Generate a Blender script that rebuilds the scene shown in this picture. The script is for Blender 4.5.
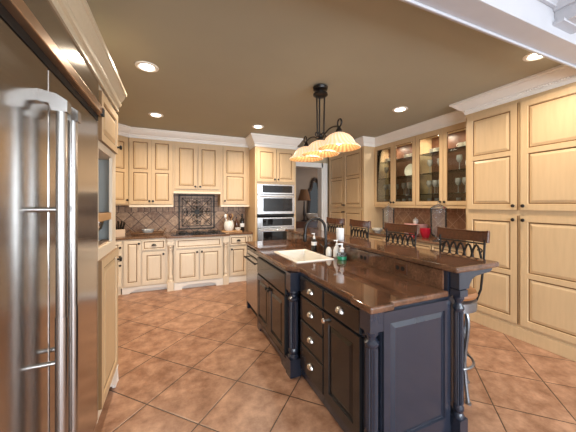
import bpy, bmesh, math, random
from mathutils import Vector, Matrix
random.seed(7)
for o in list(bpy.data.objects): bpy.data.objects.remove(o, do_unlink=True)
S = bpy.context.scene
COL = S.collection
PI = math.pi
R = math.radians

# ------------------------------------------------------------------ camera
cd = bpy.data.cameras.new('camera'); cam = bpy.data.objects.new('camera', cd); COL.objects.link(cam)
cam.location = (0, 0, 1.45); cam.rotation_euler = (R(90), 0, R(-23))
cd.sensor_width = 36; cd.lens = 36 * 267.5 / 576; cd.shift_y = -12 / 576; cd.clip_start = .02
S.camera = cam
S.view_settings.view_transform = 'Standard'; S.view_settings.look = 'None'
S.view_settings.gamma = 1; S.view_settings.use_curve_mapping = False
S.view_settings.exposure = 0.42
S.cycles.transparent_max_bounces = 24
# ------------------------------------------------------------------ sky and big lights
W = bpy.data.worlds.new('world'); S.world = W; W.use_nodes = True
bg = W.node_tree.nodes['Background']; bg.inputs[0].default_value = (.75, .87, 1, 1); bg.inputs[1].default_value = 1.2
CEIL = 2.73
def area(name, loc, rot, sx, sy, power, col, shape='RECTANGLE', spread=PI):
    l = bpy.data.lights.new(name, 'AREA'); l.shape = shape; l.size = sx; l.size_y = sy
    l.energy = power; l.color = col; l.spread = spread
    o = bpy.data.objects.new(name, l); COL.objects.link(o); o.location = loc; o.rotation_euler = rot
    return o
DAY = (.80, .90, 1.0); WARM = (1, .85, .66)
# daylight entering through the windows of the room the photographer stands in
area('window_daylight', (-.3, -3.85, 1.45), (R(90), 0, 0), 2.2, 1.9, 150, DAY)
area('window_daylight', (2.6, -3.85, 1.45), (R(90), 0, 0), 2.2, 1.9, 150, DAY)
area('hall_fill_light', (4.6, 6.4, 2.7), (0, 0, 0), .3, .3, 9, (1, .8, .62))  # added warm fill light for the hall, with no fixture behind it
POTS = [(-.236, 2.81), (-.244, 4.277), (1.271, 4.262), (2.807, 2.737), (2.87, 1.275)]
POT_W = 15
PUCK_W = 2.6
BULB_W = 3.2

# ------------------------------------------------------------------ materials
M = {}
def mat(name, col, rough=.5, metal=0, spec=.5, coat=0):
    m = bpy.data.materials.new(name); m.use_nodes = True
    b = m.node_tree.nodes['Principled BSDF']
    b.inputs['Base Color'].default_value = (*col, 1); b.inputs['Roughness'].default_value = rough
    b.inputs['Metallic'].default_value = metal; b.inputs['Specular IOR Level'].default_value = spec
    b.inputs['Coat Weight'].default_value = coat
    M[name] = m
    return m, m.node_tree.nodes, m.node_tree.links, b
def noise(nd, lk, scale, detail=3, stretch=(1, 1, 1), rough=.5):
    tc = nd.new('ShaderNodeTexCoord'); mp = nd.new('ShaderNodeMapping'); mp.inputs['Scale'].default_value = stretch
    n = nd.new('ShaderNodeTexNoise'); n.inputs['Scale'].default_value = scale; n.inputs['Detail'].default_value = detail
    n.inputs['Roughness'].default_value = rough
    lk.new(tc.outputs['Object'], mp.inputs['Vector']); lk.new(mp.outputs['Vector'], n.inputs['Vector'])
    return n, mp
def ramp(nd, lk, src, stops):
    r = nd.new('ShaderNodeValToRGB'); e = r.color_ramp.elements
    while len(e) < len(stops): e.new(.5)
    for k, (p, c) in enumerate(stops): e[k].position = p; e[k].color = (*c, 1)
    lk.new(src, r.inputs['Fac']); return r
def vary(name, c1, c2, rough, scale, stretch=(1, 1, 1), metal=0, bump=0, detail=3, coat=0, spec=.5):
    m, nd, lk, b = mat(name, c1, rough, metal, spec, coat)
    n, mp = noise(nd, lk, scale, detail, stretch)
    r = ramp(nd, lk, n.outputs['Fac'], [(.3, c1), (.7, c2)]); lk.new(r.outputs['Color'], b.inputs['Base Color'])
    if bump:
        bp = nd.new('ShaderNodeBump'); bp.inputs['Strength'].default_value = bump; bp.inputs['Distance'].default_value = .002
        lk.new(n.outputs['Fac'], bp.inputs['Height']); lk.new(bp.outputs['Normal'], b.inputs['Normal'])
    return m
vary('cream', (.62, .435, .245), (.67, .475, .27), .42, 6, (6, 6, .6))
vary('cream_pale', (.78, .66, .50), (.82, .70, .54), .42, 6, (6, 6, .6))
mat('glaze_and_edge_shade', (.20, .105, .038), .5)
mat('glaze_pale', (.33, .22, .11), .5)
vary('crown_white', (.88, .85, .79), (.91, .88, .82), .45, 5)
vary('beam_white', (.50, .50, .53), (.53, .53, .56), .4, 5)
vary('crown_cream', (.63, .53, .37), (.67, .57, .41), .42, 8, (1, 8, 8))
vary('ceiling_taupe', (.375, .35, .262), (.395, .365, .272), .8, 2)
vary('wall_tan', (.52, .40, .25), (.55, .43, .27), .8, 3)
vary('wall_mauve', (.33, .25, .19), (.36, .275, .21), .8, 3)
vary('wall_light', (.68, .66, .62), (.72, .70, .66), .8, 3)
vary('island_paint_daylit', (.017, .021, .034), (.020, .0245, .039), .25, 7, (4, 4, .8), spec=.6, coat=.25)  # black island paint with the cool daylight tint put into its colour
vary('island_paint_floorlit', (.012, .0092, .0085), (.015, .0115, .0105), .25, 7, (4, 4, .8), coat=.2)  # same island paint; brown reflected from the floor is put into the colour
mat('black_gap', (.006, .006, .006), .6)
vary('steel', (.40, .37, .345), (.45, .42, .39), .17, 3, (1, 1, 60), metal=1)
vary('steel_brushed', (.50, .49, .48), (.56, .55, .54), .26, 4, (60, 60, 1), metal=1)
mat('satin_nickel', (.75, .74, .72), .22, 1)
mat('copper_trim', (.55, .36, .23), .3, .85)
mat('bronze', (.014, .010, .008), .35, .2)
mat('iron', (.03, .026, .022), .5, .6)
mat('iron_silver', (.26, .27, .29), .32, .9)
mat('black_glass', (.008, .008, .009), .06)
mat('porcelain', (.86, .83, .76), .15)
mat('white_plastic', (.85, .85, .84), .3)
mat('green_soap', (.02, .30, .14), .12)
mat('dark_bottle', (.02, .017, .015), .15)
vary('dark_wood', (.075, .026, .012), (.12, .044, .02), .28, 5, (1, 10, 10), coat=.3)
vary('seat_leather', (.26, .10, .035), (.33, .14, .05), .38, 12)
vary('light_wood', (.50, .27, .11), (.60, .35, .16), .45, 6, (1, 8, 1))
vary('pale_wood', (.62, .44, .30), (.68, .5, .35), .5, 6, (1, 8, 1))
vary('cabinet_inside', (.12, .05, .027), (.16, .068, .038), .4, 5, (1, 8, 1))
mat('red_glass', (.52, .015, .04), .08)
mat('pink_glass', (.70, .38, .36), .12)
mat('amber_glass', (.5, .24, .08), .15)
mat('lamp_base', (.05, .03, .02), .4)
mat('lamp_cloth', (.20, .09, .035), .8)
vary('niche_grey', (.38, .41, .39), (.42, .45, .43), .5, 4)
vary('mirror_frame', (.03, .02, .016), (.06, .035, .025), .4, 30)
mat('mirror_glass', (.06, .055, .05), .08, .8)
vary('wicker', (.12, .055, .025), (.2, .1, .045), .7, 60)
mat('daylit_leaf', (.2, .3, .12), .7)

def emis(name, col, st):
    m = bpy.data.materials.new(name); m.use_nodes = True; nd = m.node_tree.nodes; nd.clear()
    e = nd.new('ShaderNodeEmission'); e.inputs[0].default_value = (*col, 1); e.inputs[1].default_value = st
    o = nd.new('ShaderNodeOutputMaterial'); m.node_tree.links.new(e.outputs[0], o.inputs[0]); M[name] = m
emis('lit_lens', (1, .9, .74), 9)
emis('bulb', (1, .85, .6), 8)

def thin_glass(name, tint, refl, rough=.02, body=0):
    m = bpy.data.materials.new(name); m.use_nodes = True; nd = m.node_tree.nodes; lk = m.node_tree.links; nd.clear()
    t = nd.new('ShaderNodeBsdfTransparent'); t.inputs[0].default_value = (*tint, 1)
    g = nd.new('ShaderNodeBsdfGlossy'); g.inputs['Roughness'].default_value = rough
    lw = nd.new('ShaderNodeLayerWeight'); lw.inputs[0].default_value = refl
    mx = nd.new('ShaderNodeMixShader'); o = nd.new('ShaderNodeOutputMaterial')
    d = nd.new('ShaderNodeBsdfDiffuse'); d.inputs[0].default_value = (.9, .92, .92, 1); m2 = nd.new('ShaderNodeMixShader'); m2.inputs[0].default_value = body  # white diffuse share stands in for the light caught by the glass
    lk.new(t.outputs[0], m2.inputs[1]); lk.new(d.outputs[0], m2.inputs[2])
    lk.new(lw.outputs['Fresnel'], mx.inputs[0]); lk.new(m2.outputs[0], mx.inputs[1]); lk.new(g.outputs[0], mx.inputs[2]); lk.new(mx.outputs[0], o.inputs[0])
    M[name] = m
thin_glass('pane', (.93, .95, .94), .25)
thin_glass('stemware', (.90, .91, .91), .3, .06, .45)
thin_glass('jar_glass', (.96, .97, .97), .2, .04, .05)
thin_glass('shelf_glass', (.84, .89, .86), .3)

def granite(name):
    m, nd, lk, b = mat(name, (.05, .025, .015), .07, 0, .6, .2)
    n, mp = noise(nd, lk, 70, 4, rough=.7)
    n2, _ = noise(nd, lk, 9, 3)
    r = ramp(nd, lk, n.outputs['Fac'], [(.25, (.08, .038, .022)), (.45, (.125, .060, .035)), (.60, (.165, .082, .048)), (.80, (.23, .13, .082))])
    r2 = ramp(nd, lk, n2.outputs['Fac'], [(.35, (.62, .62, .62)), (.65, (1.15, 1.1, 1.05))])
    mx = nd.new('ShaderNodeMix'); mx.data_type = 'RGBA'; mx.blend_type = 'MULTIPLY'; mx.inputs[0].default_value = 1
    lk.new(r.outputs[0], mx.inputs[6]); lk.new(r2.outputs[0], mx.inputs[7]); lk.new(mx.outputs[2], b.inputs['Base Color'])
granite('granite')
vary('granite_edge', (.10, .05, .028), (.26, .15, .09), .1, 70, detail=4)

def tiles(name, size, p0, q0, c1, c2, grout, gw, rough, axes, diag=True, border=None, nscale=7, tv=.13):
    """square tiles laid diagonally; axes picks the two object axes that span the surface"""
    m, nd, lk, b = mat(name, c1, rough)
    tc = nd.new('ShaderNodeTexCoord'); sp = nd.new('ShaderNodeSeparateXYZ'); lk.new(tc.outputs['Object'], sp.inputs[0])
    def mth(op, a, bb=None, cl=False):
        x = nd.new('ShaderNodeMath'); x.operation = op; x.use_clamp = cl
        for i, v in enumerate((a, bb)):
            if v is None: continue
            if isinstance(v, (int, float)): x.inputs[i].default_value = v
            else: lk.new(v, x.inputs[i])
        return x.outputs[0]
    U, V = sp.outputs[axes[0]], sp.outputs[axes[1]]
    k = 1 / math.sqrt(2)
    def grid(p, q, s):
        fp = mth('FRACT', mth('DIVIDE', p, s)); fq = mth('FRACT', mth('DIVIDE', q, s))
        ep = mth('MINIMUM', fp, mth('SUBTRACT', 1, fp)); eq = mth('MINIMUM', fq, mth('SUBTRACT', 1, fq))
        e = mth('MULTIPLY', mth('MINIMUM', ep, eq), s)
        idp = mth('FLOOR', mth('DIVIDE', p, s)); idq = mth('FLOOR', mth('DIVIDE', q, s))
        return e, idp, idq
    if diag:
        p = mth('ADD', mth('MULTIPLY', mth('ADD', U, V), k), -p0); q = mth('ADD', mth('MULTIPLY', mth('SUBTRACT', U, V), k), -q0)
    else:
        p = mth('ADD', U, -p0); q = mth('ADD', V, -q0)
    e, ip, iq = grid(p, q, size)
    if border:                              # a straight course above the diagonal field
        z0, sz = border
        e2, ip2, iq2 = grid(U, mth('ADD', V, -z0), sz)
        sel = mth('GREATER_THAN', V, z0)
        def pick(a, c): return mth('ADD', mth('MULTIPLY', a, mth('SUBTRACT', 1, sel)), mth('MULTIPLY', c, sel))
        e, ip, iq = pick(e, e2), pick(ip, ip2), pick(iq, iq2)
    cb = nd.new('ShaderNodeCombineXYZ'); lk.new(ip, cb.inputs[0]); lk.new(iq, cb.inputs[1])
    wn = nd.new('ShaderNodeTexWhiteNoise'); lk.new(cb.outputs[0], wn.inputs['Vector'])
    n, mp = noise(nd, lk, nscale, 6, rough=.68)
    f = mth('ADD', mth('MULTIPLY', n.outputs['Fac'], 1.15), mth('MULTIPLY', mth('SUBTRACT', wn.outputs['Value'], .5), tv))
    r = ramp(nd, lk, f, [(.36, c1), (.60, tuple((a + d) / 2 for a, d in zip(c1, c2))), (.80, c2)])
    g = mth('DIVIDE', e, gw, True); g = mth('GREATER_THAN', g, .5)
    mx = nd.new('ShaderNodeMix'); mx.data_type = 'RGBA'; mx.inputs[6].default_value = (*grout, 1)
    lk.new(g, mx.inputs[0]); lk.new(r.outputs[0], mx.inputs[7]); lk.new(mx.outputs[2], b.inputs['Base Color'])
    ss = nd.new('ShaderNodeMapRange'); ss.inputs[1].default_value = 0; ss.inputs[2].default_value = gw * 1.6; lk.new(e, ss.inputs[0])
    hh = mth('ADD', ss.outputs[0], mth('MULTIPLY', n.outputs['Fac'], .25))
    bp = nd.new('ShaderNodeBump'); bp.inputs['Strength'].default_value = .45; bp.inputs['Distance'].default_value = .003
    lk.new(hh, bp.inputs['Height']); lk.new(bp.outputs['Normal'], b.inputs['Normal'])
    return m
tiles('floor_tile', .4645, 1.877, -1.672, (.21, .092, .047), (.53, .30, .185), (.06, .032, .02), .008, .36, (0, 1))
tiles('range_tile', .172, .03, -.02, (.26, .145, .088), (.60, .40, .255), (.11, .07, .05), .010, .5, (0, 2), True, (1.30, .102), 20, .3)
tiles('hutch_tile', .172, .05, .0, (.30, .145, .085), (.55, .33, .20), (.62, .43, .29), .009, .5, (1, 2), True, (1.31, .102), 20)

def shade_mat(name, ca, cb, est, trf):
    m, nd, lk, b = mat(name, ca, .35)
    tc = nd.new('ShaderNodeTexCoord'); sp = nd.new('ShaderNodeSeparateXYZ'); lk.new(tc.outputs['Object'], sp.inputs[0])
    at = nd.new('ShaderNodeMath'); at.operation = 'ARCTAN2'; lk.new(sp.outputs[1], at.inputs[0]); lk.new(sp.outputs[0], at.inputs[1])
    a1 = nd.new('ShaderNodeMath'); a1.operation = 'MULTIPLY_ADD'; lk.new(at.outputs[0], a1.inputs[0]); a1.inputs[1].default_value = 26
    z1 = nd.new('ShaderNodeMath'); z1.operation = 'MULTIPLY'; lk.new(sp.outputs[2], z1.inputs[0]); z1.inputs[1].default_value = 55
    lk.new(z1.outputs[0], a1.inputs[2])
    sn = nd.new('ShaderNodeMath'); sn.operation = 'SINE'; lk.new(a1.outputs[0], sn.inputs[0])
    h = nd.new('ShaderNodeMapRange'); h.inputs[1].default_value = -1; h.inputs[2].default_value = 1; lk.new(sn.outputs[0], h.inputs[0])
    r = ramp(nd, lk, h.outputs[0], [(.2, ca), (.8, cb)]); lk.new(r.outputs[0], b.inputs['Base Color'])
    tr = nd.new('ShaderNodeBsdfTranslucent'); lk.new(r.outputs[0], tr.inputs[0])
    em = nd.new('ShaderNodeEmission'); lk.new(r.outputs[0], em.inputs[0]); em.inputs[1].default_value = est
    mx = nd.new('ShaderNodeMixShader'); mx.inputs[0].default_value = trf; ad = nd.new('ShaderNodeAddShader')
    lk.new(b.outputs[0], mx.inputs[1]); lk.new(tr.outputs[0], mx.inputs[2]); lk.new(mx.outputs[0], ad.inputs[0]); lk.new(em.outputs[0], ad.inputs[1])
    lk.new(ad.outputs[0], nd['Material Output'].inputs[0])
shade_mat('amber_shade', (.92, .70, .44), (1, .88, .68), .45, .6)
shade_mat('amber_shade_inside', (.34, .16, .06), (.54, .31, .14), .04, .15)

# ------------------------------------------------------------------ helpers
class MB:
    """collects shapes in one bmesh and links them as ONE mesh object"""
    def __init__(s): s.bm = bmesh.new(); s.mi = 0
    def face(s, vs, mi=None):
        try: f = s.bm.faces.new(vs)
        except ValueError: return None
        f.material_index = s.mi if mi is None else mi; return f
    def box(s, x0, y0, z0, x1, y1, z1, mi=None):
        v = [s.bm.verts.new(p) for p in ((x0,y0,z0),(x1,y0,z0),(x1,y1,z0),(x0,y1,z0),(x0,y0,z1),(x1,y0,z1),(x1,y1,z1),(x0,y1,z1))]
        for q in ((3,2,1,0),(4,5,6,7),(0,1,5,4),(1,2,6,5),(2,3,7,6),(3,0,4,7)): s.face([v[i] for i in q], mi)
        return s
    def prism(s, pts, a, b, axis='z', mi=None):
        def P(p, t):
            return {'z': (p[0], p[1], t), 'y': (p[0], t, p[1]), 'x': (t, p[0], p[1])}[axis]
        A = [s.bm.verts.new(P(p, a)) for p in pts]; B = [s.bm.verts.new(P(p, b)) for p in pts]
        s.face(list(reversed(A)), mi); s.face(B, mi); n = len(pts)
        for i in range(n): s.face([A[i], A[(i+1) % n], B[(i+1) % n], B[i]], mi)
        return s
    def lathe(s, prof, c=(0, 0, 0), n=24, axis='z', mi=None, flute=0, frange=None):
        rings = []
        for k, (r, z) in enumerate(prof):
            ring = []
            for i in range(n):
                a = 2 * PI * i / n; rr = r
                if flute and frange and frange[0] <= k <= frange[1] and i % 2: rr = r * (1 - flute)
                x, y = rr * math.cos(a), rr * math.sin(a)
                p = {'z': (x, y, z), 'y': (x, z, y), 'x': (z, x, y)}[axis]
                ring.append(s.bm.verts.new((p[0]+c[0], p[1]+c[1], p[2]+c[2])))
            rings.append(ring)
        for a, b in zip(rings, rings[1:]):
            for i in range(n): s.face([a[i], a[(i+1) % n], b[(i+1) % n], b[i]], mi)
        if prof[0][0] > 1e-4: s.face(list(reversed(rings[0])), mi)
        if prof[-1][0] > 1e-4: s.face(rings[-1], mi)
        return s
    def tube(s, pts, r, n=8, mi=None, r1=None):
        pts = [Vector(p) for p in pts]; rings = []; up = None; L = len(pts)
        for i, p in enumerate(pts):
            d = (pts[min(i+1, L-1)] - pts[max(i-1, 0)]).normalized()
            if up is None: up = Vector((0, 0, 1)) if abs(d.z) < .9 else Vector((1, 0, 0))
            a = d.cross(up)
            if a.length < 1e-4: a = d.cross(Vector((.3, .9, .1)))
            a.normalize(); b = a.cross(d).normalized(); up = b
            rr = r if r1 is None else r + (r1 - r) * i / (L - 1)
            rings.append([s.bm.verts.new(p + a * math.cos(2*PI*k/n) * rr + b * math.sin(2*PI*k/n) * rr) for k in range(n)])
        for A, B in zip(rings, rings[1:]):
            for i in range(n): s.face([A[i], A[(i+1) % n], B[(i+1) % n], B[i]], mi)
        s.face(list(reversed(rings[0])), mi); s.face(rings[-1], mi)
        return s
    def build(s, name, mats, parent=None, loc=(0, 0, 0), rz=0, smooth=False, bevel=0, seg=2):
        bmesh.ops.remove_doubles(s.bm, verts=s.bm.verts, dist=1e-5)
        bmesh.ops.recalc_face_normals(s.bm, faces=s.bm.faces)
        me = bpy.data.meshes.new(name); s.bm.to_mesh(me); s.bm.free()
        for m in (mats if isinstance(mats, (list, tuple)) else [mats]): me.materials.append(M[m])
        if smooth:
            for p in me.polygons: p.use_smooth = True
            me.set_sharp_from_angle(angle=R(38))
        o = bpy.data.objects.new(name, me); COL.objects.link(o); o.parent = parent
        o.location = loc; o.rotation_euler = (0, 0, rz)
        if bevel:
            b = o.modifiers.new('bevel', 'BEVEL'); b.width = bevel; b.segments = seg; b.limit_method = 'ANGLE'; b.angle_limit = R(40)
        return o
def tag(o, label=None, cat=None, group=None, kind=None):
    for k, v in (('label', label), ('category', cat), ('group', group), ('kind', kind)):
        if v: o[k] = v
    return o
def thing(name, label, cat, loc=(0, 0, 0), rz=0, group=None):
    o = bpy.data.objects.new(name, None); COL.objects.link(o); o.location = loc; o.rotation_euler = (0, 0, rz)
    o.empty_display_size = .1
    return tag(o, label, cat, group)
def struct(mb, name, mats, **kw): return tag(mb.build(name, mats, **kw), kind='structure')
def bez(p0, p1, p2, p3, n=10):
    p0, p1, p2, p3 = map(Vector, (p0, p1, p2, p3)); out = []
    for i in range(n + 1):
        t = i / n; u = 1 - t; out.append(p0*u*u*u + p1*3*u*u*t + p2*3*u*t*t + p3*t*t*t)
    return out
def copy_tree(o, parent=None):
    c = o.copy(); COL.objects.link(c)
    if parent is not None: c.parent = parent
    for ch in list(o.children): copy_tree(ch, c)
    return c

def front(w, h, panels, th=.02, mats=('cream', 'glaze_and_edge_shade'), name='door', parent=None, loc=(0, 0, 0), gl=.011, raised=True):
    """raised-panel door or drawer front; x along width, z up, faces -y; panels are rectangles"""
    mb = MB(); bm = mb.bm
    xs = sorted({0, w, *[p[0] for p in panels], *[p[2] for p in panels]}); zs = sorted({0, h, *[p[1] for p in panels], *[p[3] for p in panels]})
    V = lambda x, y, z: bm.verts.new((x, y, z))
    for i in range(len(xs)-1):
        for j in range(len(zs)-1):
            cx, cz = (xs[i]+xs[i+1])/2, (zs[j]+zs[j+1])/2
            if any(p[0] < cx < p[2] and p[1] < cz < p[3] for p in panels): continue
            mb.face([V(xs[i], -th, zs[j]), V(xs[i+1], -th, zs[j]), V(xs[i+1], -th, zs[j+1]), V(xs[i], -th, zs[j+1])], 0)
    for p in panels:
        m = min(p[2]-p[0], p[3]-p[1])
        steps = [(0, -th), (.004, -th+.011), (.004+gl, -th+.011), (.004+gl+min(.026, m*.16), -th+.001)] if raised else [(0, -th), (.004, -th+.009), (.004+gl, -th+.009), (.005+gl, -th+.008)]
        loops = [[V(p[0]+d, y, p[1]+d), V(p[2]-d, y, p[1]+d), V(p[2]-d, y, p[3]-d), V(p[0]+d, y, p[3]-d)] for d, y in steps]
        for k in range(3):
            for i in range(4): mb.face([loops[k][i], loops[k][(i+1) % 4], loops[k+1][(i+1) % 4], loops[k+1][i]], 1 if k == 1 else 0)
        mb.face(loops[3], 0)
    for q in (((0,0),(w,0)), ((w,0),(w,h)), ((w,h),(0,h)), ((0,h),(0,0))):
        (a, b), (c, d) = q; mb.face([V(a, 0, b), V(c, 0, d), V(c, -th, d), V(a, -th, b)], 1)  # edge faces coloured dark to stand for the shaded gap around each door
    mb.face([V(0, 0, 0), V(0, 0, h), V(w, 0, h), V(w, 0, 0)], 0)
    return mb.build(name, list(mats), parent, loc)
def fr(w, h, f=.055, splits=(), rail=.05):
    """panel rectangles of a door with stile width f, split at the given heights"""
    e = [f] + [v for s in splits for v in (s - rail/2, s + rail/2)] + [h - f]
    return [(f, e[i], w - f, e[i+1]) for i in range(0, len(e), 2)]
def knob(parent, x, z, y=-.02, mat_='bronze'):
    return MB().lathe([(.008, 0), (.008, -.014), (.016, -.017), (.019, -.024), (.014, -.032), (0, -.034)], (0, 0, 0), 12, 'y').build('knob', mat_, parent, (x, y, z), smooth=True)
def cup_pull(parent, x, z, y=-.02, mat_='satin_nickel', w=.037):
    mb = MB(); n = 12; rows = 6; grid = []
    for j in range(rows + 1):
        b = (PI/2) * j / rows; row = []
        for i in range(n + 1):
            a = PI * i / n
            row.append(mb.bm.verts.new((w*math.cos(a)*math.cos(b*.98), -.026*math.sin(b), .034*math.sin(a)*math.cos(b*.98))))
        grid.append(row)
    for j in range(rows):
        for i in range(n): mb.face([grid[j][i], grid[j][i+1], grid[j+1][i+1], grid[j+1][i]])
    mb.box(-w*1.08, -.003, -.002, w*1.08, 0, .004)
    return mb.build('cup_pull', mat_, parent, (x, y, z - .012), smooth=True)
def crown(name, path, z0, z1, proj, mat_, rope=False, name_kind='structure'):
    H = z1 - z0
    prof = [(0, 0), (.012, 0), (.012, .22), (.024, .26), (.028, .36), (.05*proj/.12, .44), (.072*proj/.12, .58), (.098*proj/.12, .76), (.1*proj/.12, .82), (proj, .86), (proj, 1), (0, 1)]
    pts = [Vector(p) for p in path]; n = len(pts); rows = []
    mb = MB()
    for i in range(n):
        d0 = (pts[i] - pts[i-1]).normalized() if i else (pts[1] - pts[0]).normalized()
        d1 = (pts[i+1] - pts[i]).normalized() if i < n-1 else d0
        n0, n1 = Vector((d0.y, -d0.x)), Vector((d1.y, -d1.x)); m = (n0 + n1); m = m / (1 + n0.dot(n1))
        rows.append([mb.bm.verts.new((pts[i].x + m.x*o, pts[i].y + m.y*o, z0 + t*H)) for o, t in prof])
    for a, b in zip(rows, rows[1:]):
        for k in range(len(prof)): mb.face([a[k], a[(k+1) % len(prof)], b[(k+1) % len(prof)], b[k]])
    mb.face(rows[0]); mb.face(list(reversed(rows[-1])))
    if rope:
        for a, b in zip(pts, pts[1:]):
            L = (b - a).length; d = (b - a)/L; nn = Vector((d.y, -d.x)); k = int(L / .022)
            for i in range(k):
                c = a + d * (i + .5) * L / k + nn * .028
                mb.lathe([(0, -.011), (.009, -.006), (.009, .006), (0, .011)], (c.x, c.y, z0 + .31*H), 6)
    return struct(mb, name, mat_)

# ------------------------------------------------------------------ room shell
struct(MB().box(-3, -4.1, -.1, 6, 8.6, 0), 'floor', 'floor_tile')
struct(MB().box(-1.4, 1.13, CEIL, 4.1, 5.57, CEIL + .1), 'ceiling', 'ceiling_taupe')
wb = MB(); wb.box(-1.4, 5.57, 0, 2.27, 5.69, CEIL); wb.box(3.22, 5.57, 0, 4.1, 5.69, CEIL); wb.box(2.27, 5.57, 2.32, 3.22, 5.69, CEIL)
struct(wb, 'wall_back', 'wall_tan')
struct(MB().box(-1.42, .4, 0, -1.3, 5.57, CEIL), 'wall_left', 'wall_tan')
struct(MB().box(4.0, 1.13, 0, 4.12, 5.57, CEIL), 'wall_right', 'wall_tan')
struct(MB().box(3.42, 1.0, 0, 4.12, 1.115, CEIL), 'wall_stub', 'wall_light')
# beam between the kitchen and the next room, with its moulded edges
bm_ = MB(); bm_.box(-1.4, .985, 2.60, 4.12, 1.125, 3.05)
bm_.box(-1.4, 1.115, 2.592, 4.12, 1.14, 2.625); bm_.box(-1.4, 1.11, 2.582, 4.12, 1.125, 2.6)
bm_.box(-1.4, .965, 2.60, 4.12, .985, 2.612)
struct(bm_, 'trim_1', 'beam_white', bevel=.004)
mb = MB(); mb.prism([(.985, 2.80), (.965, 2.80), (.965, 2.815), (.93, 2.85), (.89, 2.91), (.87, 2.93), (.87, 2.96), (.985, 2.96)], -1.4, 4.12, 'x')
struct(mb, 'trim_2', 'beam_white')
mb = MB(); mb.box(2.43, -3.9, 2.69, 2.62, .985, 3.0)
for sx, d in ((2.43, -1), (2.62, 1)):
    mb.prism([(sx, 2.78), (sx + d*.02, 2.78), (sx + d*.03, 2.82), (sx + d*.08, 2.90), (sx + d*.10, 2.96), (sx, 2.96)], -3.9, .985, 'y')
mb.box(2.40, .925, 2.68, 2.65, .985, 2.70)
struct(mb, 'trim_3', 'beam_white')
struct(MB().box(-3, -4.1, 2.96, 4.12, 1.0, 3.06), 'ceiling_dining', 'wall_light')
wr = MB(); wr.box(-3, -4.1, 0, 6, -4, .5); wr.box(-3, -4.1, 2.4, 6, -4, 2.96)
for x0, x1 in ((-3, -1.4), (.8, 1.5), (3.7, 6)): wr.box(x0, -4.1, .5, x1, -4, 2.4)
struct(wr, 'wall_rear', 'wall_light')
struct(MB().box(-3.1, -4.1, 0, -3, .4, 2.96), 'wall_west', 'wall_light')
struct(MB().box(-3, .4, 0, -1.3, .5, 2.96), 'wall_return', 'wall_light')
struct(MB().box(4.12, -4.1, 0, 4.22, 1.1, 2.96), 'wall_east', 'wall_light')
for k, (x0, x1) in enumerate(((-1.4, .8), (1.5, 3.7))):
    w_ = MB(); w_.box(x0, -4.06, .5, x0+.06, -4.0, 2.4); w_.box(x1-.06, -4.06, .5, x1, -4.0, 2.4); w_.box(x0, -4.06, .5, x1, -4.0, .56); w_.box(x0, -4.06, 2.34, x1, -4.0, 2.4)
    w_.box((x0+x1)/2-.03, -4.06, .5, (x0+x1)/2+.03, -4.0, 2.4); w_.box(x0, -4.05, 1.45, x1, -4.02, 1.48)
    wo = struct(w_, 'window_%d' % (k+1), 'beam_white'); 
# hall behind the doorway
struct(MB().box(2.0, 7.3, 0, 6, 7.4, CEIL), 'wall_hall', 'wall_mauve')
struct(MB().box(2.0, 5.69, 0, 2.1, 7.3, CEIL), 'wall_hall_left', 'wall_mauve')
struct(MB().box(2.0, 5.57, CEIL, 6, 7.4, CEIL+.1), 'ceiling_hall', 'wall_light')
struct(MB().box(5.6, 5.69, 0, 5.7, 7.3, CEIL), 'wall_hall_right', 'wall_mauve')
struct(MB().box(3.22, 5.69, 0, 3.3, 5.72, 2.0), 'baseboard_hall', 'crown_white')
dc = MB()
dc.box(3.215, 5.53, 0, 3.378, 5.72, 2.42); dc.box(3.25, 5.515, 0, 3.36, 5.53, 2.42)
dc.box(2.215, 5.535, 0, 2.275, 5.72, 2.32); dc.box(2.215, 5.53, 2.31, 3.335, 5.72, 2.42)
struct(dc, 'trim_4', 'crown_white', bevel=.004)

# ------------------------------------------------------------------ crown mouldings
crown('trim_5', [(-.43, .62), (-.43, 2.54), (-1.3, 2.54)], 2.2, 2.375, .062, 'crown_cream')
crown('trim_6', [(-1.13, 4.80), (-.71, 5.22), (1.377, 5.22)], 2.575, CEIL, .12, 'crown_white')
crown('trim_7', [(1.377, 5.2), (1.377, 4.8), (2.205, 4.8), (2.205, 5.57)], 2.52, CEIL, .11, 'crown_white')
crown('trim_8', [(2.205, 5.57), (3.38, 5.57)], 2.575, CEIL, .1, 'crown_white')
crown('trim_9', [(3.38, 5.57), (3.38, 4.2), (3.65, 4.2)], 2.575, CEIL, .11, 'crown_white')
crown('trim_10', [(3.65, 4.19), (3.65, 2.25)], 2.575, CEIL, .10, 'crown_white')
crown('trim_11', [(3.66, 2.24), (3.40, 2.24), (3.40, 1.15)], 2.575, CEIL, .13, 'crown_white', rope=True)

# ------------------------------------------------------------------ recessed lights
POT_LABELS = ['recessed ceiling light nearest above the steel refrigerator', 'recessed ceiling light in front of the left wall cabinets',
              'recessed ceiling light beside the crown of the oven cabinet', 'recessed ceiling light in front of the glass-door cabinets', 'recessed ceiling light partly behind the white beam']
for (x, y), lb in zip(POTS, POT_LABELS):
    t = thing('recessed_light', lb, 'ceiling light', (x, y, CEIL), 0, 'recessed ceiling lights')
    MB().lathe([(.072, -.004), (.075, -.010), (.098, -.006), (.1, 0), (.072, 0)], n=32).build('trim_ring', 'crown_white', t, smooth=True)
    MB().lathe([(0, -.003), (.05, -.006), (.071, -.003), (.071, -.001), (0, -.001)], n=28).build('lens', 'lit_lens', t, smooth=True)
    area('pot_lamp', (x, y, CEIL - .02), (0, 0, 0), .13, .13, POT_W * (.7 if x > 2.85 else 1), WARM, 'DISK', R(150))

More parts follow.
